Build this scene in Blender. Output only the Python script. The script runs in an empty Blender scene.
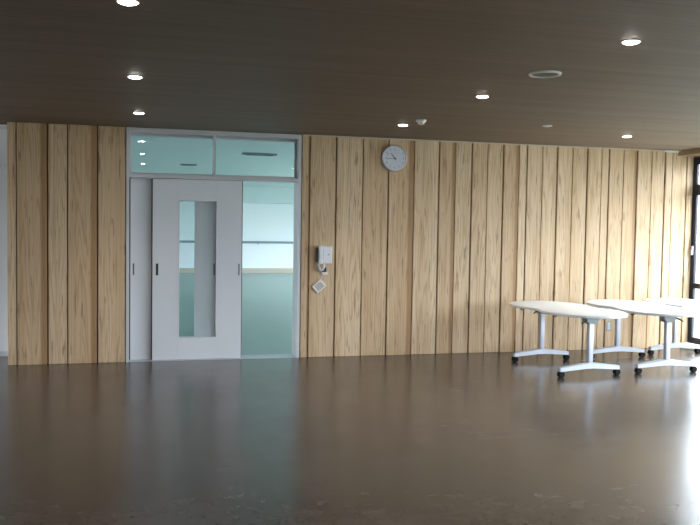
import bpy, bmesh, math, random
from mathutils import Vector, Matrix
random.seed(7)
PI = math.pi
sc = bpy.context.scene
col = sc.collection

# ------------------------------------------------------------ camera
H = 2.68            # ceiling height
WY = 9.344          # back wall plane
CX = 7.203          # window wall plane
yaw, pitch, roll = 0.2498, -0.0463, 0.0153
cy, sy = math.cos(yaw), math.sin(yaw)
f = Vector((sy*math.cos(pitch), cy*math.cos(pitch), math.sin(pitch)))
rt = Vector((cy, -sy, 0)); up = rt.cross(f)
rt2 = rt*math.cos(roll)+up*math.sin(roll); up2 = -rt*math.sin(roll)+up*math.cos(roll)
cd = bpy.data.cameras.new('camera'); cam = bpy.data.objects.new('camera', cd); col.objects.link(cam)
m = Matrix.Identity(4)
for i in range(3):
    m[i][0] = rt2[i]; m[i][1] = up2[i]; m[i][2] = -f[i]
m[0][3], m[1][3], m[2][3] = 0, 0, 1.6
cam.matrix_world = m
cd.sensor_width = 36; cd.lens = 790*36/700; cd.clip_start = .05; cd.clip_end = 200
sc.camera = cam

# ------------------------------------------------------------ world, portals, exposure
sc.view_settings.view_transform = 'Standard'
sc.view_settings.look = 'None'
sc.view_settings.gamma = 1
sc.view_settings.exposure = 1.78
sc.view_settings.use_curve_mapping = False
SKY = 5.0
w = bpy.data.worlds.new('overcast_sky'); sc.world = w; w.use_nodes = True
nt = w.node_tree; nt.nodes.clear()
out = nt.nodes.new('ShaderNodeOutputWorld'); bg = nt.nodes.new('ShaderNodeBackground')
tc = nt.nodes.new('ShaderNodeTexCoord'); sp = nt.nodes.new('ShaderNodeSeparateXYZ'); rp = nt.nodes.new('ShaderNodeValToRGB')
nt.links.new(tc.outputs['Generated'], sp.inputs[0]); nt.links.new(sp.outputs['Z'], rp.inputs[0])
rp.color_ramp.elements[0].position = 0.02; rp.color_ramp.elements[0].color = (.54, .58, .64, 1)
rp.color_ramp.elements[1].position = 0.6; rp.color_ramp.elements[1].color = (1.22, 1.29, 1.36, 1)
nt.links.new(rp.outputs[0], bg.inputs[0]); bg.inputs[1].default_value = SKY
nt.links.new(bg.outputs[0], out.inputs[0])

def portal(name, loc, rot, sx, sy_):
    l = bpy.data.lights.new(name, 'AREA'); l.shape = 'RECTANGLE'; l.size = sx; l.size_y = sy_
    l.cycles.is_portal = True
    o = bpy.data.objects.new(name, l); o.location = loc; o.rotation_euler = rot; col.objects.link(o)
    return o
portal('window_daylight', (CX+.25, 3.2, 1.3), (0, PI/2, 0), 2.6, 12.4)        # shines towards -X
portal('front_fill_portal', (4.7, -4.35, 1.05), (PI/2, 0, 0), 2.6, 1.8)        # unseen window added for fill, shines towards +Y
portal('hall_fill_portal', (CX+.45, 18.5, 1.3), (0, PI/2, 0), 1.8, 11)  # sky light through unseen openings added on both hall sides
portal('hall_fill_portal', (-9.2, 18.5, 1.3), (0, -PI/2, 0), 1.8, 11)
portal('passage_daylight', (-7.25, 8.4, 1.3), (0, -PI/2, 0), 2.4, 2.6)

# ------------------------------------------------------------ helpers
def bx(bm, x0, x1, y0, y1, z0, z1, bev=0.0, seg=1):
    r = bmesh.ops.create_cube(bm, size=1)
    vs = r['verts']
    for v in vs:
        v.co.x = x0+(v.co.x+.5)*(x1-x0); v.co.y = y0+(v.co.y+.5)*(y1-y0); v.co.z = z0+(v.co.z+.5)*(z1-z0)
    if bev > 0:
        es = list({e for v in vs for e in v.link_edges})
        bmesh.ops.bevel(bm, geom=es, offset=bev, segments=seg, affect='EDGES', profile=.5)
def cyl(bm, p0, p1, r0, r1=None, n=20, cap=True):
    if r1 is None: r1 = r0
    p0 = Vector(p0); p1 = Vector(p1); d = p1-p0
    q = d.to_track_quat('Z', 'Y').to_matrix().to_4x4(); q.translation = (p0+p1)/2
    bmesh.ops.create_cone(bm, cap_ends=cap, segments=n, radius1=r0, radius2=r1, depth=d.length, matrix=q)
def lathe(bm, prof, axis='Z', loc=(0, 0, 0), n=40):
    """prof: list of (radius, height)"""
    rings = []
    for r, h in prof:
        ring = []
        for i in range(n):
            a = 2*PI*i/n
            if axis == 'Z': p = (loc[0]+r*math.cos(a), loc[1]+r*math.sin(a), loc[2]+h)
            elif axis == 'Y': p = (loc[0]+r*math.cos(a), loc[1]+h, loc[2]+r*math.sin(a))
            else: p = (loc[0]+h, loc[1]+r*math.cos(a), loc[2]+r*math.sin(a))
            ring.append(bm.verts.new(p))
        rings.append(ring)
    for a, b in zip(rings, rings[1:]):
        for i in range(n):
            bm.faces.new((a[i], a[(i+1) % n], b[(i+1) % n], b[i]))
    bm.faces.new(rings[0]); bm.faces.new(rings[-1])
    bmesh.ops.recalc_face_normals(bm, faces=bm.faces)
def tube(bm, pts, r, n=8):
    pts = [Vector(p) for p in pts]; rings = []
    prev = None
    for i, p in enumerate(pts):
        t = (pts[min(i+1, len(pts)-1)]-pts[max(i-1, 0)]).normalized()
        ref = prev if prev is not None else (Vector((0, 0, 1)) if abs(t.z) < .9 else Vector((1, 0, 0)))
        u = (ref-t*ref.dot(t)).normalized(); v = t.cross(u); prev = u
        rings.append([bm.verts.new(p+u*r*math.cos(2*PI*k/n)+v*r*math.sin(2*PI*k/n)) for k in range(n)])
    for a, b in zip(rings, rings[1:]):
        for i in range(n): bm.faces.new((a[i], a[(i+1) % n], b[(i+1) % n], b[i]))
    bm.faces.new(rings[0]); bm.faces.new(rings[-1])
    bmesh.ops.recalc_face_normals(bm, faces=bm.faces)
def prism(bm, pts, z0, z1, bev=0.0, seg=2):
    a = [bm.verts.new((x, y, z0)) for x, y in pts]; b = [bm.verts.new((x, y, z1)) for x, y in pts]
    n = len(pts); fs = [bm.faces.new(a), bm.faces.new(b)]
    for i in range(n): fs.append(bm.faces.new((a[i], a[(i+1) % n], b[(i+1) % n], b[i])))
    bmesh.ops.recalc_face_normals(bm, faces=fs)
    if bev:
        es = [e for e in fs[0].edges]+[e for e in fs[1].edges]
        bmesh.ops.bevel(bm, geom=es, offset=bev, segments=seg, affect='EDGES', profile=.5)
def obj(name, bm, mat, parent=None, smooth=False, structure=False, bb=None):
    me = bpy.data.meshes.new(name); bm.to_mesh(me); bm.free()
    me.materials.append(mat)
    if smooth:
        for p in me.polygons: p.use_smooth = True
        try: me.set_sharp_from_angle(angle=math.radians(35))
        except Exception: pass
    o = bpy.data.objects.new(name, me); col.objects.link(o)
    if parent: o.parent = parent
    if structure: o['kind'] = 'structure'
    return o
def box_obj(name, a, mat, parent=None, bev=0.0, structure=False):
    bm = bmesh.new(); bx(bm, *a, bev=bev, seg=2)
    return obj(name, bm, mat, parent, structure=structure)
def thing(name, label, cat, loc=(0, 0, 0), rz=0, group=None):
    o = bpy.data.objects.new(name, None); col.objects.link(o); o.empty_display_size = .1
    o.location = loc; o.rotation_euler = (0, 0, rz); o['label'] = label; o['category'] = cat
    if group: o['group'] = group
    return o
def tag(o, label, cat, group=None):
    o['label'] = label; o['category'] = cat
    if group: o['group'] = group
    return o
def copy_tree(o, parent=None):
    c = o.copy(); col.objects.link(c)
    if parent: c.parent = parent
    for ch in list(o.children): copy_tree(ch, c)
    return c

# ------------------------------------------------------------ materials
def base(name, color=(.8, .8, .8), rough=.5, metal=0.0, spec=.5):
    mt = bpy.data.materials.new(name); mt.use_nodes = True
    b = mt.node_tree.nodes['Principled BSDF']
    b.inputs['Base Color'].default_value = (*color, 1); b.inputs['Roughness'].default_value = rough
    b.inputs['Metallic'].default_value = metal; b.inputs['Specular IOR Level'].default_value = spec
    return mt, mt.node_tree, b
def N(nt, t, **k):
    n = nt.nodes.new(t)
    for a, v in k.items(): setattr(n, a, v)
    return n
def mixc(nt, fac, a, b, blend='MIX'):
    n = nt.nodes.new('ShaderNodeMix'); n.data_type = 'RGBA'; n.blend_type = blend
    for s, v in ((n.inputs['Factor'], fac), (n.inputs['A'], a), (n.inputs['B'], b)):
        if hasattr(v, 'links') or isinstance(v, bpy.types.NodeSocket): nt.links.new(v, s)
        elif isinstance(v, tuple): s.default_value = (*v, 1)
        else: s.default_value = v
    return n.outputs['Result']
def coords(nt, scale, kind='Object'):
    t = N(nt, 'ShaderNodeTexCoord'); mp = N(nt, 'ShaderNodeMapping'); mp.inputs['Scale'].default_value = scale
    nt.links.new(t.outputs[kind], mp.inputs[0]); return mp.outputs[0]
def noise(nt, vec, scale=1, detail=3, rough=.5, dist=0):
    n = N(nt, 'ShaderNodeTexNoise'); n.inputs['Scale'].default_value = scale; n.inputs['Detail'].default_value = detail
    n.inputs['Roughness'].default_value = rough; n.inputs['Distortion'].default_value = dist
    nt.links.new(vec, n.inputs['Vector']); return n.outputs['Fac']
def ramp(nt, fac, stops):
    r = N(nt, 'ShaderNodeValToRGB'); cr = r.color_ramp
    while len(cr.elements) < len(stops): cr.elements.new(.5)
    for e, (p, c) in zip(cr.elements, stops):
        e.position = p; e.color = (c, c, c, 1) if not isinstance(c, tuple) else (*c, 1)
    nt.links.new(fac, r.inputs[0]); return r.outputs[0]
def mathn(nt, op, a, b=None):
    n = N(nt, 'ShaderNodeMath', operation=op)
    for s, v in zip(n.inputs, (a, b)):
        if v is None: continue
        if isinstance(v, bpy.types.NodeSocket): nt.links.new(v, s)
        else: s.default_value = v
    return n.outputs[0]

def plain(name, color, rough=.5, metal=0.0, var=.04, scale=30, spec=.5):
    """a single-colour surface with a faint procedural mottling"""
    mt, nt, b = base(name, color, rough, metal, spec)
    v = noise(nt, coords(nt, (1, 1, 1)), scale, 3)
    c = mixc(nt, v, tuple(x*(1-var) for x in color), tuple(min(1, x*(1+var)) for x in color))
    nt.links.new(c, b.inputs['Base Color']); return mt

def mat_boards():
    mt, nt, b = base('sugi_boards', rough=.55, spec=.3)
    at = N(nt, 'ShaderNodeAttribute', attribute_name='board'); s = N(nt, 'ShaderNodeSeparateColor'); nt.links.new(at.outputs['Color'], s.inputs[0])
    r1, u, r2 = s.outputs
    tcn = N(nt, 'ShaderNodeTexCoord'); sx = N(nt, 'ShaderNodeSeparateXYZ'); nt.links.new(tcn.outputs['Object'], sx.inputs[0])
    off = mathn(nt, 'MULTIPLY', r1, 37.0)
    # flat sawn flame figure: contour lines of a vertically stretched field
    cb = N(nt, 'ShaderNodeCombineXYZ')
    nt.links.new(mathn(nt, 'MULTIPLY', sx.outputs['X'], 8.5), cb.inputs[0]); nt.links.new(off, cb.inputs[1])
    nt.links.new(mathn(nt, 'MULTIPLY', sx.outputs['Z'], .38), cb.inputs[2])
    field = noise(nt, cb.outputs[0], 1.0, 2, .45, .3)
    rings = mathn(nt, 'SINE', mathn(nt, 'MULTIPLY', field, 75.0))
    ringm = ramp(nt, mathn(nt, 'ADD', mathn(nt, 'MULTIPLY', rings, .5), .5), [(0.0, 0.0), (.55, .15), (1.0, 1.0)])
    # fine fibre
    cf = N(nt, 'ShaderNodeCombineXYZ')
    nt.links.new(mathn(nt, 'MULTIPLY', sx.outputs['X'], 60.0), cf.inputs[0]); nt.links.new(off, cf.inputs[1])
    nt.links.new(mathn(nt, 'MULTIPLY', sx.outputs['Z'], 1.2), cf.inputs[2])
    fibre = noise(nt, cf.outputs[0], 1.0, 3, .6)
    # broad heartwood streaks
    ch = N(nt, 'ShaderNodeCombineXYZ')
    nt.links.new(mathn(nt, 'MULTIPLY', sx.outputs['X'], 9.0), ch.inputs[0]); nt.links.new(off, ch.inputs[1])
    nt.links.new(mathn(nt, 'MULTIPLY', sx.outputs['Z'], .25), ch.inputs[2])
    heart = ramp(nt, noise(nt, ch.outputs[0], 1.0, 2, .5), [(.40, 0.0), (.72, 1.0)])
    # knots / dark flecks
    ck = N(nt, 'ShaderNodeCombineXYZ')
    nt.links.new(mathn(nt, 'MULTIPLY', sx.outputs['X'], 42.0), ck.inputs[0]); nt.links.new(off, ck.inputs[1])
    nt.links.new(mathn(nt, 'MULTIPLY', sx.outputs['Z'], 3.6), ck.inputs[2])
    fleck = ramp(nt, noise(nt, ck.outputs[0], 1.0, 2, .5), [(.61, 0.0), (.70, 1.0)])
    c = mixc(nt, r2, (.74, .585, .40), (.62, .455, .29))
    c = mixc(nt, mathn(nt, 'MULTIPLY', heart, .5), c, (.46, .29, .14))
    c = mixc(nt, mathn(nt, 'MULTIPLY', ringm, .42), c, (.36, .20, .09))
    c = mixc(nt, mathn(nt, 'MULTIPLY', fibre, .22), c, (.40, .26, .14))
    c = mixc(nt, mathn(nt, 'MULTIPLY', fleck, .55), c, (.16, .085, .04))
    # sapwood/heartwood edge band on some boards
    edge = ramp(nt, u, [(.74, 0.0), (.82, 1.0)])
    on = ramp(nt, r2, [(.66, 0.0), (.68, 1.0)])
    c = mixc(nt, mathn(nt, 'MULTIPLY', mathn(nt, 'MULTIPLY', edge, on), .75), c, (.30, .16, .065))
    nt.links.new(c, b.inputs['Base Color'])
    bp = N(nt, 'ShaderNodeBump'); bp.inputs['Strength'].default_value = .15; bp.inputs['Distance'].default_value = .002
    nt.links.new(fibre, bp.inputs['Height']); nt.links.new(bp.outputs[0], b.inputs['Normal'])
    return mt

def mat_floor():
    mt, nt, b = base('polished_brown_floor', rough=.3, spec=.5)
    v = coords(nt, (1, 1, 1))
    big = noise(nt, v, 1.1, 5, .6, .4); small = noise(nt, v, 9, 5, .65); 
    c = mixc(nt, ramp(nt, big, [(.3, 0.0), (.7, 1.0)]), (.050, .041, .035), (.082, .068, .058))
    c = mixc(nt, mathn(nt, 'MULTIPLY', ramp(nt, small, [(.35, 0.0), (.75, 1.0)]), .4), c, (.13, .11, .095))
    # faint scuffs: broken hairlines inside a few patches
    patch = ramp(nt, noise(nt, v, .55, 2, .5), [(.55, 0.0), (.70, 1.0)])
    hair = ramp(nt, noise(nt, coords(nt, (2.2, 16, 1)), 1.3, 6, .7), [(.58, 0.0), (.70, 1.0)])
    sc_ = mathn(nt, 'MULTIPLY', patch, hair)
    c = mixc(nt, mathn(nt, 'MULTIPLY', sc_, .22), c, (.30, .28, .25))
    nt.links.new(c, b.inputs['Base Color'])
    r = mathn(nt, 'ADD', mathn(nt, 'MULTIPLY', big, .14), .17)
    r = mathn(nt, 'ADD', r, mathn(nt, 'MULTIPLY', sc_, .10))
    nt.links.new(r, b.inputs['Roughness'])
    bp = N(nt, 'ShaderNodeBump'); bp.inputs['Strength'].default_value = .05; bp.inputs['Distance'].default_value = .01
    nt.links.new(noise(nt, v, 3.5, 3, .5), bp.inputs['Height']); nt.links.new(bp.outputs[0], b.inputs['Normal'])
    return mt

def mat_ceiling():
    mt, nt, b = base('brown_grained_ceiling_board', rough=.6, spec=.3)
    g = noise(nt, coords(nt, (.5, 34, 1)), 1.0, 4, .6); g2 = noise(nt, coords(nt, (.25, 5, 1)), 1.0, 3, .5)
    c = mixc(nt, g, (.135, .098, .068), (.220, .162, .115))
    c = mixc(nt, mathn(nt, 'MULTIPLY', ramp(nt, g2, [(.35, 0.0), (.7, 1.0)]), .35), c, (.10, .065, .042))
    # board joints every 0.91 m across the room
    t = N(nt, 'ShaderNodeTexCoord'); s = N(nt, 'ShaderNodeSeparateXYZ'); nt.links.new(t.outputs['Object'], s.inputs[0])
    fr = mathn(nt, 'FRACT', mathn(nt, 'MULTIPLY', s.outputs['Y'], 1/.303))
    j = mathn(nt, 'LESS_THAN', fr, .03)
    c = mixc(nt, mathn(nt, 'MULTIPLY', j, .4), c, (.05, .033, .022))
    nt.links.new(c, b.inputs['Base Color']); return mt

def mat_glass(name='clear_glass', tint=(.96, .985, .988)):
    mt = bpy.data.materials.new(name); mt.use_nodes = True; nt = mt.node_tree; nt.nodes.clear()
    o = N(nt, 'ShaderNodeOutputMaterial'); tr = N(nt, 'ShaderNodeBsdfTransparent'); gl = N(nt, 'ShaderNodeBsdfGlossy')
    fr = N(nt, 'ShaderNodeFresnel'); mx = N(nt, 'ShaderNodeMixShader')
    # same reflectance on the inner and the outer face of a pane
    gm = N(nt, 'ShaderNodeNewGeometry')
    nt.links.new(mathn(nt, 'ADD', mathn(nt, 'MULTIPLY', gm.outputs['Backfacing'], 1/1.5-1.5), 1.5), fr.inputs['IOR']); gl.inputs['Roughness'].default_value = .01
    nv = noise(nt, coords(nt, (1, 1, 1)), 2.0, 1)
    nt.links.new(mixc(nt, nv, tint, tuple(x*.985 for x in tint)), tr.inputs['Color'])
    nt.links.new(fr.outputs[0], mx.inputs[0]); nt.links.new(tr.outputs[0], mx.inputs[1]); nt.links.new(gl.outputs[0], mx.inputs[2])
    nt.links.new(mx.outputs[0], o.inputs[0]); return mt

def mat_emit(name, color, s):
    mt = bpy.data.materials.new(name); mt.use_nodes = True; nt = mt.node_tree; nt.nodes.clear()
    o = N(nt, 'ShaderNodeOutputMaterial'); e = N(nt, 'ShaderNodeEmission'); e.inputs[0].default_value = (*color, 1); e.inputs[1].default_value = s
    nt.links.new(e.outputs[0], o.inputs[0]); return mt

M = dict(
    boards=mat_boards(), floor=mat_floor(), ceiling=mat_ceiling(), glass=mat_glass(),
    backing=plain('dark_batten', (.13, .08, .045), .8),
    plaster=plain('white_plaster', (.78, .79, .80), .8),
    brownwall=plain('brown_wall_board', (.26, .19, .13), .6, var=.1, scale=8),
    greyplaster=plain('grey_wall_paint', (.42, .42, .42), .8),
    door=plain('pale_grey_door_paint', (.67, .705, .75), .42, var=.015),
    frame=plain('grey_painted_frame', (.58, .59, .62), .45, var=.02),
    trimw=plain('cream_trim', (.72, .68, .62), .5),
    trimbrown=plain('light_brown_trim', (.55, .46, .36), .5),
    darkmetal=plain('dark_anodised_frame', (.012, .014, .028), .45),
    black=plain('black_plastic', (.012, .012, .013), .4),
    grille=plain('dark_speaker_mesh', (.10, .11, .09), .8, var=.3, scale=300),
    rubber=plain('black_rubber', (.008, .008, .009), .8, spec=.2),
    darkgrey=plain('dark_grey_plastic', (.05, .05, .055), .5),
    top=plain('white_laminate', (.84, .88, .90), .32, var=.01),
    edge=plain('white_edge_band', (.70, .72, .70), .4, var=.01),
    steel=plain('silver_painted_steel', (.52, .55, .62), .35, metal=.25, var=.02),
    greysteel=plain('grey_cast_bracket', (.30, .33, .34), .45, metal=.2),
    chrome=plain('polished_metal', (.6, .6, .6), .2, metal=1.0),
    white=plain('white_plastic', (.72, .74, .78), .4, var=.01),
    dial=plain('pale_dial', (.60, .64, .72), .5, var=.01),
    lampglow=mat_emit('lamp_diffuser_glow', (1.0, .96, .90), 45.0),
    halfloor=plain('green_hall_floor', (.25, .345, .32), .35, var=.05, scale=2),
    hallwall=plain('pale_hall_paint', (.76, .84, .87), .7),
    hallceil=plain('pale_hall_ceiling', (.60, .72, .74), .8),
    hallwood=plain('pale_wood_skirting', (.46, .44, .36), .6),
    rail=plain('grey_handrail', (.22, .30, .32), .5),
    ledge=plain('pale_wood_ledge', (.62, .58, .48), .5),
    pelmet=plain('brown_wood_pelmet', (.30, .20, .12), .5, var=.12, scale=12),
    paving=plain('pale_paving', (.55, .56, .55), .9),
    asphalt=plain('dark_ground', (.09, .10, .07), .9),
    paper=plain('laminated_card', (.78, .74, .68), .35, var=.01),
    ink=plain('grey_print', (.22, .23, .25), .7),
)

# ------------------------------------------------------------ room shell
def shell(name, boxes, mat):
    bm = bmesh.new()
    for a in boxes: bx(bm, *a)
    return obj(name, bm, mat, structure=True)
XL = -7.0; YF = -4.1
shell('floor', [(XL, CX+.14, YF, WY+.30, -.2, 0), (XL, -1.545, WY+.30, 10.05, -.2, 0)], M['floor'])
shell('ceiling', [(XL, 6.935, YF, WY+.30, H, H+.2)], M['ceiling'])
shell('ceiling_window_recess', [(6.937, CX+.2, YF, WY+.30, H+.05, H+.2)], M['ceiling'])

seams_l = [-1.512, -1.411, -1.091, -.879, -.561, -.252]
seams_r = [1.768, 1.869, 2.196, 2.528, 2.856, 3.185, 3.515, 3.732, 3.954, 4.166, 4.385, 4.602, 4.715, 4.933, 5.147, 5.366, 5.583,
           5.79, 5.904, 6.12, 6.329, 6.547, 6.754, 6.867, 7.094, CX]
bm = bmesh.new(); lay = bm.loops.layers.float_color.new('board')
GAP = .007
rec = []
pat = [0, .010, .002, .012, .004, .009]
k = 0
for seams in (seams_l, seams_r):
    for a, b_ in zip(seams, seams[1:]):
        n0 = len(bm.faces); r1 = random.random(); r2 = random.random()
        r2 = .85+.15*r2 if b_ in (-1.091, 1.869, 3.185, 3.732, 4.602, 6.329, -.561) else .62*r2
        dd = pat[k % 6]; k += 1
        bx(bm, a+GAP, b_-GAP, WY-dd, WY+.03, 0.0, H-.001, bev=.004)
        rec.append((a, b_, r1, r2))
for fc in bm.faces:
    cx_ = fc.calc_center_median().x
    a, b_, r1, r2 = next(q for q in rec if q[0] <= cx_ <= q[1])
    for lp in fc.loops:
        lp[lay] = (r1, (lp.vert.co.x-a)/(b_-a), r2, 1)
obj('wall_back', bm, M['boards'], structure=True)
shell('wall_back_core', [(-1.51, -.255, WY+.03, WY+.27, 0, H), (1.771, CX, WY+.03, WY+.27, 0, H)], M['backing'])
# end strip of the wall and passage beyond
shell('wall_passage', [(XL, -1.0, 10.0, 10.15, 0, H)], M['plaster'])
shell('ceiling_passage', [(XL, -1.545, WY+.302, 10.0, H-.005, H+.2)], M['plaster'])
shell('wall_passage_end', [(-1.51, -1.40, WY+.28, 10.0, 0, H)], M['plaster'])
shell('trim_passage_rail', [(XL, -1.52, 9.955, 10.0, 2.22, 2.27)], M['white'])
shell('baseboard_passage', [(XL, -1.52, 9.985, 10.0, 0, .06)], M['white'])
# pale strip along the wall head
shell('trim_wall_head', [(1.775, 6.92, WY-.035, WY-.013, H-.016, H-.0005)], M['trimbrown'])
shell('trim_wall_head_lit_end', [(6.70, 6.92, WY-.060, WY-.036, H-.026, H-.0005)], M['white'])  # whiter piece stands in for the strip's end being more brightly lit
# left, front (behind the camera) and window walls
shell('wall_left', [(XL-.2, XL, YF-.2, 7.1, 0, H), (XL-.2, XL, 9.7, 10.15, 0, H), (XL-.2, XL, 7.1, 9.7, 0, .1), (XL-.2, XL, 7.1, 9.7, 2.5, H)], M['brownwall'])
WF = [(3.4, 6.0)]     # unseen low window behind the camera, added for its fill light
shell('wall_front', [(XL, 3.4, YF-.2, YF, 0, H), (6.0, CX+.2, YF-.2, YF, 0, H)]
      + [(a, b_, YF-.2, YF, 0, .15) for a, b_ in WF] + [(a, b_, YF-.2, YF, 1.95, H) for a, b_ in WF], M['brownwall'])
shell('wall_window_side', [(CX, CX+.2, YF, -3.0, 0, H), (CX+.002, CX+.2, -3.0, WY+.3, 2.60, H+.05)], M['pelmet'])
shell('trim_pelmet', [(6.94, CX-.002, YF, WY-.016, 2.615, 2.675)], M['pelmet'])
shell('trim_window_ledge', [(7.10, CX+.14, -3.0, WY-.016, 0.0, .072)], M['ledge'])
shell('ground_terrace', [(CX+.201, CX+1.2, -8, 14, -.25, -.12), (-8, CX+.2, YF-1.2, YF-.3, -.25, -.12)], M['paving'])
shell('ground', [(CX+.35, 60, -30, 60, -.4, -.3), (-30, CX+.35, -60, YF-.4, -.4, -.3), (-40, XL-.5, -30, 60, -.4, -.3)], M['asphalt'])

# window wall: dark frames
wroot = bpy.data.objects.new('window_1', None); col.objects.link(wroot); wroot['kind'] = 'structure'; wroot.location = (CX, WY, 0)
def wpart(name, boxes, mat, bev=.004):
    bm = bmesh.new()
    for (x0, x1, y0, y1, z0, z1) in boxes: bx(bm, x0-CX, x1-CX, y0-WY, y1-WY, z0, z1, bev=bev)
    return obj(name, bm, mat, wroot)
X0, X1 = CX+.0, CX+.04
zb = [(.072, .155), (.82, .895), (2.085, 2.235), (2.50, 2.60)]
wpart('window_frame', [(X0, X1, -3.0, WY-.06, a, b) for a, b in zb] + [(X0, X1, WY-.075, WY+.02, .072, 2.6)], M['darkmetal'])
yy = WY-1.35
while yy > -2.9:
    wpart('window_mullion', [(X0+.002, X1+.002, yy-.045, yy+.045, .074, 2.598)], M['darkmetal']); yy -= 1.28
wpart('window_pane', [(CX+.015, CX+.022, -3.0, WY-.1, .1, 2.55)], M['glass'], bev=0)
hb = bmesh.new(); bx(hb, -.025, -.0, -.06, -.03, 1.27, 1.40, bev=.006); bx(hb, -.04, -.022, -.057, -.033, 1.27, 1.35, bev=.006)
obj('window_handle', hb, M['chrome'], wroot)

# ------------------------------------------------------------ doorway
DY = WY+.0; BK = WY+.27
XA, XB = -.249, 1.765
shell('trim_door_frame', [
    (XA, XA+.032, WY-.012, BK, 0, H-.003), (XB-.032, XB, WY-.012, BK, 0, H-.003),
    (XA+.032, XB-.032, WY-.012, BK, H-.055, H-.003),
    (XA+.032, XB-.032, WY-.012, BK, 2.115, 2.155)], M['frame'])
shell('trim_threshold', [(XA+.032, XB-.032, WY+.01, BK, 0, .006)], M['steel'])
# transom window
tw = bpy.data.objects.new('window_2', None); col.objects.link(tw); tw['kind'] = 'structure'; tw.location = (0, 0, 0)
GY = WY+.155
bm = bmesh.new()
xa, xb = XA+.034, XB-.034
for a in [(xa, xb, GY-.02, GY+.03, 2.157, 2.18), (xa, xb, GY-.02, GY+.03, 2.60, 2.623), (xa, xa+.022, GY-.02, GY+.03, 2.181, 2.599), (xb-.022, xb, GY-.02, GY+.03, 2.181, 2.599)]:
    bx(bm, *a, bev=.002)
obj('window_frame', bm, M['frame'], tw)
box_obj('window_mullion', (.74-.013, .74+.013, WY-.004, GY+.03, 2.156, 2.624), M['frame'], tw)
box_obj('window_pane', (xa+.022, .726, GY, GY+.006, 2.18, 2.60), M['glass'], tw)
box_obj('window_pane', (.754, xb-.022, GY, GY+.006, 2.18, 2.60), M['glass'], tw)

def leaf(name, x0, x1, yf, handles, label=None):
    r = bpy.data.objects.new(name, None); col.objects.link(r); r['kind'] = 'structure'; r.location = (x0, yf, .008)
    Wd = x1-x0; T = .036; z1 = 2.10; g0, g1, gz0, gz1 = .292, .739, .245, 1.865
    bm = bmesh.new()
    bx(bm, 0, g0, 0, T, 0, z1, bev=.0015); bx(bm, g1, Wd, 0, T, 0, z1, bev=.0015)
    bx(bm, g0, g1, 0, T, 0, gz0); bx(bm, g0, g1, 0, T, gz1, z1)
    obj('door_panel', bm, M['door'], r)
    bm = bmesh.new(); t = .012
    for a in [(g0, g1, -.004, T+.004, gz0, gz0+t), (g0, g1, -.004, T+.004, gz1-t, gz1), (g0, g0+t, -.004, T+.004, gz0+t, gz1-t), (g1-t, g1, -.004, T+.004, gz0+t, gz1-t)]:
        bx(bm, *a, bev=.001)
    obj('glazing_bead', bm, M['door'], r)
    box_obj('glass_pane', (g0+t, g1-t, T/2-.003, T/2+.003, gz0+t, gz1-t), M['glass'], r)
    box_obj('edge_seal', (-.012, -.0005, .004, T-.004, .002, z1-.002), M['black'], r)
    box_obj('edge_seal', (Wd+.0005, Wd+.009, .004, T-.004, .002, z1-.002), M['darkgrey'], r)
    for hx, ww, hm in handles:
        h = box_obj('door_handle', (hx-ww/2, hx+ww/2, -.003, .0015, .985, 1.125), M['greysteel'], r, bev=.001)
        h['label'] = 'recessed dark pull with thin grey rim'
        box_obj('handle_recess', (hx-ww/2+.004, hx+ww/2-.004, -.0042, -.002, .99, 1.12), hm, h)
    return r
leaf('door_1', .042, 1.067, WY+.045, [(.052, .030, M['black']), (.995, .017, M['darkgrey'])])
leaf('door_2', -.205, .808, WY+.10, [(.035, .018, M['darkgrey']), (.955, .018, M['darkgrey'])])

# ------------------------------------------------------------ hall beyond the door
HX0, HX1, HY1 = -9.0, CX+.15, 26.0
HH = 2.84
shell('floor_hall', [(-1.39, HX1, BK+.045, 10.2, -.2, 0), (HX0, HX1, 10.2, HY1, -.2, 0)], M['halfloor'])
shell('ceiling_hall', [(-1.39, HX1, BK+.045, 10.2, HH, HH+.1), (HX0, HX1, 10.2, HY1, HH, HH+.1)], M['hallceil'])
shell('wall_hall_back', [(HX0, HX1, HY1, HY1+.1, 0, HH)], M['hallwall'])
shell('wall_hall_front', [(HX0, -1.52, 10.16, 10.25, 0, HH), (-1.395, XA+.03, BK+.002, BK+.04, 0, HH), (XB-.03, HX1, BK+.002, BK+.04, 0, HH), (XA+.03, XB-.03, BK+.002, BK+.04, 2.64, HH), (-1.50, -1.395, BK+.04, 10.2, 0, HH)], M['hallwall'])
for nm, X in (('wall_hall_left', HX0-.1), ('wall_hall_right', HX1)):
    shell(nm, [(X, X+.1, 10.2, 13, 0, HH), (X, X+.1, 24, HY1, 0, HH), (X, X+.1, 13, 24, 0, .4), (X, X+.1, 13, 24, 2.2, HH)], M['hallwall'])  # openings are out of view, added and sized to light the hall
shell('trim_hall_beam', [(HX0, HX1, HY1-.25, HY1, 2.30, HH)], M['hallceil'])
shell('baseboard_hall', [(HX0, HX1, HY1-.03, HY1, 0, .16)], M['hallwood'])
bm = bmesh.new(); cyl(bm, (-6, HY1-.10, 1.02), (7, HY1-.10, 1.02), .035, n=12)
rl = obj('handrail', bm, M['rail']); tag(rl, 'thin grey handrail running along the far white wall of the room behind the door', 'handrail')
for i, bxx in enumerate([-5.5+1.5*j for j in range(9)]):
    bm = bmesh.new(); cyl(bm, (bxx, HY1-.001, .95), (bxx, HY1-.10, .99), .015, n=8)
    obj('bracket', bm, M['rail'], rl)

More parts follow.
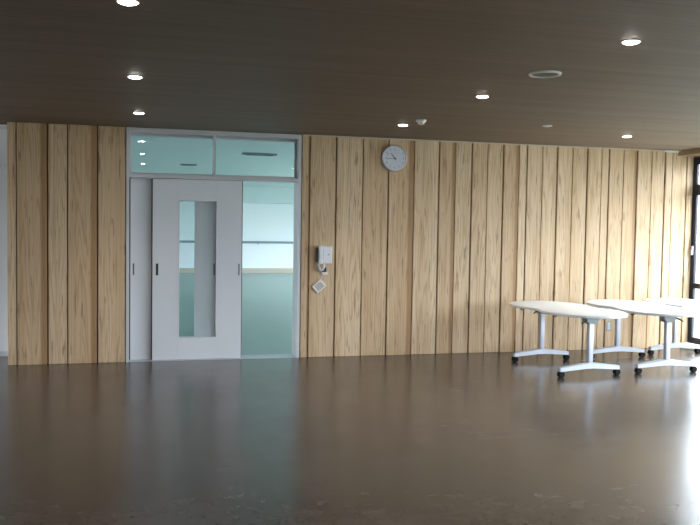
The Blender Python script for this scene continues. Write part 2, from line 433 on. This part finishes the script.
# ------------------------------------------------------------ tables
def outline(n=132):
    # two round lobes joined by a shallow waist
    R, c, e, wst = .448, .31, .57, .060
    pts = []
    m_ = n//4
    right = [(R*math.cos(a), -c-e*math.sin(a)) for a in [PI/2-PI/2*i/m_ for i in range(m_+1)]]      # near end up to the side
    mid = [(R-wst*math.sin(PI*i/m_)**2, -c+2*c*i/m_) for i in range(1, m_)]
    far = [(R*math.cos(a), c+e*math.sin(a)) for a in [PI/2*i/m_ for i in range(m_+1)]]
    half = right+mid+far
    return half+[(-x, y) for x, y in reversed(half[1:-1])]
OUT = outline()
def make_table(label):
    t = thing('folding_table', label, 'table', group=None)
    bm = bmesh.new(); prism(bm, OUT, .672, .70, bev=.006, seg=3)
    tp = obj('tabletop', bm, M['top'], t, smooth=True)
    bm = bmesh.new(); bx(bm, -.03, .03, -.50, .50, .628, .655, bev=.004)
    obj('crossbeam', bm, M['darkgrey'], t)
    for s in (1, -1):
        yc = .50*s
        # cast bracket: trapezoid below the top
        bm = bmesh.new()
        vs = [(-.088, .671), (.088, .671), (.080, .62), (.045, .575), (-.045, .575), (-.080, .62)]
        a = [bm.verts.new((x, yc-.05, z)) for x, z in vs]; b = [bm.verts.new((x, yc+.05, z)) for x, z in vs]
        bm.faces.new(a); bm.faces.new(b)
        for i in range(6): bm.faces.new((a[i], a[(i+1) % 6], b[(i+1) % 6], b[i]))
        bmesh.ops.recalc_face_normals(bm, faces=bm.faces)
        bmesh.ops.bevel(bm, geom=list(bm.edges), offset=.005, segments=2, affect='EDGES')
        br = obj('bracket', bm, M['greysteel'], t)
        bm = bmesh.new(); tube(bm, [(-.065, yc-.035, .622), (-.09, yc-.05, .618), (-.125, yc-.06, .604), (-.15, yc-.065, .588)], .009)
        lv = obj('lever', bm, M['black'], br, smooth=True)
        # column: oval aluminium tube
        bm = bmesh.new(); bx(bm, -.028, .028, yc-.026, yc+.026, .085, .58, bev=.005, seg=2)
        obj('column', bm, M['steel'], t, smooth=True)
        # foot: two tapering arms, arched
        bm = bmesh.new()
        for sx in (1, -1):
            x0_, x1_ = 0, .372*sx
            def ring(x, zc, h, wd):
                return [bm.verts.new((x, yc+wd*dy, zc+h*dz)) for dy, dz in ((-.5, -.5), (.5, -.5), (.5, .35), (.3, .5), (-.3, .5), (-.5, .35))]
            rs = [ring(x0_, .124, .066, .06), ring(x1_*.5, .106, .056, .054), ring(x1_*.93, .089, .046, .048), ring(x1_, .086, .042, .044)]
            for p, q in zip(rs, rs[1:]):
                for i in range(6): bm.faces.new((p[i], p[(i+1) % 6], q[(i+1) % 6], q[i]))
            bm.faces.new(rs[-1]); bm.faces.new(rs[0])
        bmesh.ops.recalc_face_normals(bm, faces=bm.faces)
        ft = obj('foot', bm, M['steel'], t)
        for sx in (1, -1):
            bm = bmesh.new(); cxx = .352*sx
            for dy in (-.017, .017):
                cyl(bm, (cxx, yc+dy-.010, .033), (cxx, yc+dy+.010, .033), .033, n=20)
            bx(bm, cxx-.018, cxx+.018, yc-.007, yc+.007, .028, .062, bev=.003)
            cyl(bm, (cxx, yc, .045), (cxx, yc, .070), .010, n=12)
            obj('caster', bm, M['rubber'], ft)
        for sx in (1, -1):
            bm = bmesh.new(); tube(bm, [(sx*.33, yc*.72, .671), (sx*.335, yc*.72, .650), (sx*.355, yc*.72, .643), (sx*.372, yc*.72, .655)], .008, n=6)
            obj('hook', bm, M['black'], t, smooth=True)
    return t
t1 = make_table('leftmost white wavy-edged table on silver T legs, its whole top in view')
t1.location = (4.64, 8.15, 0); t1.rotation_euler.z = math.radians(3)
t2 = copy_tree(t1); 
for lv in [c for b_ in t2.children for c in b_.children if c.name.startswith('lever')]: lv.scale.x = -1
t2['label'] = 'white caster table standing between the leftmost table and the one at the window'
t2.location = (5.668, 8.185, 0); t2.rotation_euler.z = math.radians(-1.2)
t3 = copy_tree(t1); t3['label'] = 'white table pushed nearest the dark-framed window, cut off by the right edge of the photo'
t3.location = (6.62, 8.33, 0); t3.rotation_euler.z = math.radians(.6)

# ------------------------------------------------------------ wall things
# clock
ck = thing('wall_clock', 'round pale wall clock with silver rim hung high on the wooden wall', 'clock', (2.915, WY-.012, 2.436))
bm = bmesh.new(); lathe(bm, [(.150, 0), (.160, -.012), (.161, -.034), (.156, -.044), (.148, -.046), (.146, -.038), (.02, -.037)], 'Y', n=64); obj('rim', bm, M['steel'], ck, smooth=True)
bm = bmesh.new(); lathe(bm, [(.146, -.037), (.146, -.0385)], 'Y', n=64); obj('dial', bm, M['dial'], ck)
def hand(name, ang, length, tail, wd, y, mat):
    bm = bmesh.new(); bx(bm, -wd/2, wd/2, y-.0012, y, -tail, length)
    for v in bm.verts:
        if v.co.z > 0: v.co.x *= .6
    bmesh.ops.rotate(bm, verts=bm.verts, cent=(0, 0, 0), matrix=Matrix.Rotation(math.radians(ang), 3, 'Y'))
    return obj(name, bm, mat, ck)
hand('hour_hand', 322, .078, .026, .011, -.0405, M['black'])
hand('minute_hand', 264, .112, .028, .006, -.042, M['darkgrey'])
bm = bmesh.new(); lathe(bm, [(.008, -.0385), (.008, -.0445)], 'Y', n=16); obj('hub', bm, M['black'], ck)
bm = bmesh.new()
for i in range(60):
    a = 2*PI*i/60; L = .012 if i % 5 == 0 else .005; wd = .003 if i % 5 == 0 else .0012
    r = bmesh.ops.create_cube(bm, size=1)
    for v in r['verts']:
        x, z = v.co.x*wd, .140-L*(.5-v.co.z)
        v.co = Vector((x*math.cos(a)+z*math.sin(a), -.0389+v.co.y*.0006, -x*math.sin(a)+z*math.cos(a)))
obj('minute_marks', bm, M['ink'], ck)
for i in range(1, 13):
    cu = bpy.data.curves.new('numeral', 'FONT'); cu.body = str(i); cu.size = .034; cu.align_x = 'CENTER'; cu.align_y = 'CENTER'; cu.extrude = .0003
    to = bpy.data.objects.new('numeral', cu); col.objects.link(to)
    dg = bpy.context.evaluated_depsgraph_get(); me = bpy.data.meshes.new_from_object(to.evaluated_get(dg))
    a = 2*PI*i/12
    me.transform(Matrix.Translation((.112*math.sin(a), -.0389, .112*math.cos(a))) @ Matrix.Rotation(PI/2, 4, 'X'))
    nb = bmesh.new(); nb.from_mesh(me); obj('numeral', nb, M['ink'], ck); bpy.data.objects.remove(to); bpy.data.curves.remove(cu); bpy.data.meshes.remove(me)

# telephone / intercom
ph = thing('wall_telephone', 'white wall telephone with handset on its left beside the door', 'telephone', (2.075, WY-.012, 1.245))
bm = bmesh.new(); bx(bm, -.042, .070, -.045, .012, -.105, .108, bev=.008, seg=2); obj('body', bm, M['white'], ph)
bm = bmesh.new(); bx(bm, -.095, -.048, -.040, -.012, -.105, .11, bev=.009, seg=2)
bx(bm, -.098, -.045, -.072, -.040, .055, .112, bev=.010, seg=2); bx(bm, -.098, -.045, -.072, -.040, -.108, -.055, bev=.010, seg=2); bx(bm, -.092, -.051, -.068, -.045, -.06, .06, bev=.008, seg=2)
obj('handset', bm, M['white'], ph)
bm = bmesh.new(); bx(bm, -.118, -.098, -.030, .0, -.085, .085, bev=.003); bx(bm, -.1, -.05, -.012, .004, -.08, .08); obj('cradle', bm, M['darkgrey'], ph)
bm = bmesh.new(); bx(bm, .020, .038, -.048, -.044, .0, .012); obj('button', bm, M['ink'], ph)
bm = bmesh.new(); pts = []
base_ = []
for i in range(61):
    s = i/60; ang = PI*1.15*s
    base_.append(Vector((-.092+.036*(1-math.cos(ang))*.9, -.035, -.108-.062*math.sin(ang)-.03*s)))
for i in range(481):
    s = i/480*60; j = min(59, int(s)); p = base_[j].lerp(base_[j+1], s-j); t_ = (base_[j+1]-base_[j]).normalized(); nrm = Vector((-t_.z, 0, t_.x))
    a = 2*PI*i/480*26
    pts.append(p+nrm*.011*math.cos(a)+Vector((0, .011*math.sin(a), 0)))
tube(bm, pts, .0032, 6); cd_ = obj('coiled_cord', bm, M['white'], ph, smooth=True)
bm = bmesh.new(); bx(bm, -.045, .008, -.022, .006, -.205, -.150, bev=.003)
for v in bm.verts:
    if v.co.z > -.18: v.co.x += .018 if v.co.x < -.02 else 0
obj('socket', bm, M['black'], ph)
bm = bmesh.new(); bx(bm, -.045, .025, -.012, .006, -.240, -.210, bev=.003); obj('wire_cover', bm, M['paper'], ph)
bm = bmesh.new(); tube(bm, [(-.03, -.010, -.241), (-.04, -.008, -.265), (-.055, -.008, -.305)], .0025, 6)
tg = thing('hanging_card', 'small tilted laminated card with grey lines hanging below the wall telephone', 'card', (2.075, WY-.012, 1.245))
obj('string', bm, M['white'], tg)
def tilt(bm):
    bmesh.ops.rotate(bm, verts=bm.verts, cent=(0, 0, 0), matrix=Matrix.Rotation(math.radians(-41), 3, 'Y'))
    bmesh.ops.translate(bm, verts=bm.verts, vec=(-.075, 0, -.378))
bm = bmesh.new(); bx(bm, -.072, .072, -.010, -.006, -.055, .055, bev=.0015); tilt(bm); obj('card', bm, M['paper'], tg)
bm = bmesh.new()
for i, xx in enumerate((-.040, -.016, .008, .030)):
    bx(bm, xx, xx+.011, -.0112, -.0098, -.040, .040-(.012 if i == 3 else 0))
tilt(bm); obj('print', bm, M['ink'], tg)

# outlet
ot = thing('wall_outlet', 'small grey wall outlet low on the wooden wall behind the tables', 'outlet', (5.968, WY-.004, .315))
bm = bmesh.new(); bx(bm, -.038, .038, -.008, .004, -.065, .065, bev=.003); obj('cover_plate', bm, M['greysteel'], ot)
for z0 in (-.045, .005):
    bm = bmesh.new(); bx(bm, -.018, .018, -.0095, -.0075, z0, z0+.040, bev=.0005); sk = obj('socket', bm, M['white'], ot)
    bm = bmesh.new(); bx(bm, -.009, -.005, -.0102, -.009, z0+.012, z0+.028); bx(bm, .005, .009, -.0102, -.009, z0+.012, z0+.028); obj('slot', bm, M['black'], sk)

# ------------------------------------------------------------ ceiling things
def make_downlight(label):
    t = thing('downlight', label, 'ceiling light', group='recessed ceiling downlights')
    bm = bmesh.new(); lathe(bm, [(.043, .004), (.044, -.003), (.052, -.004), (.056, 0.0), (.052, .003)], 'Z', n=36)
    # remove caps to leave a ring
    bm.faces.ensure_lookup_table(); big = [fc for fc in bm.faces if len(fc.verts) > 4]; bmesh.ops.delete(bm, geom=big, context='FACES')
    obj('ring', bm, M['trimw'], t, smooth=True)
    bm = bmesh.new(); lathe(bm, [(.044, -.0005), (.044, -.004), (.034, -.008), (.018, -.010)], 'Z', n=36); obj('diffuser', bm, M['lampglow'], t)
    return t
spots = [
    (-.103, 4.079, 'recessed downlight at the top edge of the photo, upper left'),
    (-.103, 6.137, 'round ceiling downlight, the middle one of the column of three in front of the door'),
    (-.098, 8.12, 'small ceiling downlight right above the door transom, left end'),
    (2.68, 4.055, 'big bright downlight at the upper right of the ceiling'),
    (2.655, 6.087, 'ceiling downlight left of the round ceiling speaker'),
    (2.613, 8.057, 'ceiling downlight just above the wall clock'),
    (5.344, 8.107, 'ceiling downlight above the tables near the wooden wall'),
]
lampd = bpy.data.lights.new('downlight_lamp', 'SPOT'); lampd.energy = 6; lampd.spot_size = math.radians(110); lampd.spot_blend = .8; lampd.color = (1, .9, .78); lampd.shadow_soft_size = .05
d0 = None
for i, (x, y, lb) in enumerate(spots):
    if d0 is None: o = d0 = make_downlight(lb)
    else: o = copy_tree(d0)
    o['label'] = lb; o.location = (x, y, H)
    l = bpy.data.objects.new('downlight_lamp', lampd); col.objects.link(l); l.parent = o; l.location = (0, 0, -.03)

sp_ = thing('ceiling_speaker', 'round ceiling speaker with pale rim and dark grille', 'speaker', (2.668, 5.05, H))
bm = bmesh.new(); lathe(bm, [(.094, -.002), (.098, -.013), (.110, -.012), (.114, 0.0), (.094, 0.0)], 'Z', n=48)
bm.faces.ensure_lookup_table(); bmesh.ops.delete(bm, geom=[fc for fc in bm.faces if len(fc.verts) > 4], context='FACES')
obj('rim', bm, M['trimw'], sp_, smooth=True)
bm = bmesh.new(); lathe(bm, [(.096, -.001), (.096, -.004), (.05, -.006)], 'Z', n=40); obj('grille', bm, M['grille'], sp_)
sd = thing('smoke_detector', 'flat white disc detector on the ceiling above the middle of the wall', 'detector', (4.03, 7.55, H))
bm = bmesh.new(); lathe(bm, [(.050, 0), (.052, -.008), (.044, -.012)], 'Z', n=32); obj('housing', bm, M['white'], sd)
bm = bmesh.new(); lathe(bm, [(.020, -.012), (.018, -.016)], 'Z', n=24); obj('sensor', bm, M['white'], sd)
sn = thing('motion_sensor', 'small rounded white sensor on the ceiling right of the clock downlight', 'sensor', (2.665, 7.62, H))
bm = bmesh.new(); lathe(bm, [(.052, 0), (.054, -.010), (.045, -.022)], 'Z', n=32); obj('housing', bm, M['white'], sn)
bm = bmesh.new(); lathe(bm, [(.036, -.022), (.034, -.036), (.022, -.046), (.005, -.050)], 'Z', n=32); obj('dome', bm, M['trimw'], sn, smooth=True)

for (x0, x1, y0, y1, lb) in [(1.56, 2.18, 13.72, 13.94, 'dark oblong air outlet on the far ceiling seen through the right transom pane'), (.63, .97, 16.86, 16.96, 'thin grey slot on the far ceiling seen through the left transom pane')]:
    av = thing('ceiling_vent', lb, 'vent', ((x0+x1)/2, (y0+y1)/2, HH))
    a, b_ = (x1-x0)/2, (y1-y0)/2
    bm = bmesh.new(); prism(bm, [(a*math.cos(2*PI*i/40), b_*math.sin(2*PI*i/40)) for i in range(40)], -.03, 0, bev=.006); obj('housing', bm, M['rail'], av)
    for k in (-.4, 0, .4):
        w_ = a*.8*math.sqrt(1-k*k)
        box_obj('louvre', (-w_, w_, b_*k-.01, b_*k+.01, -.036, -.0302), M['black'], av)
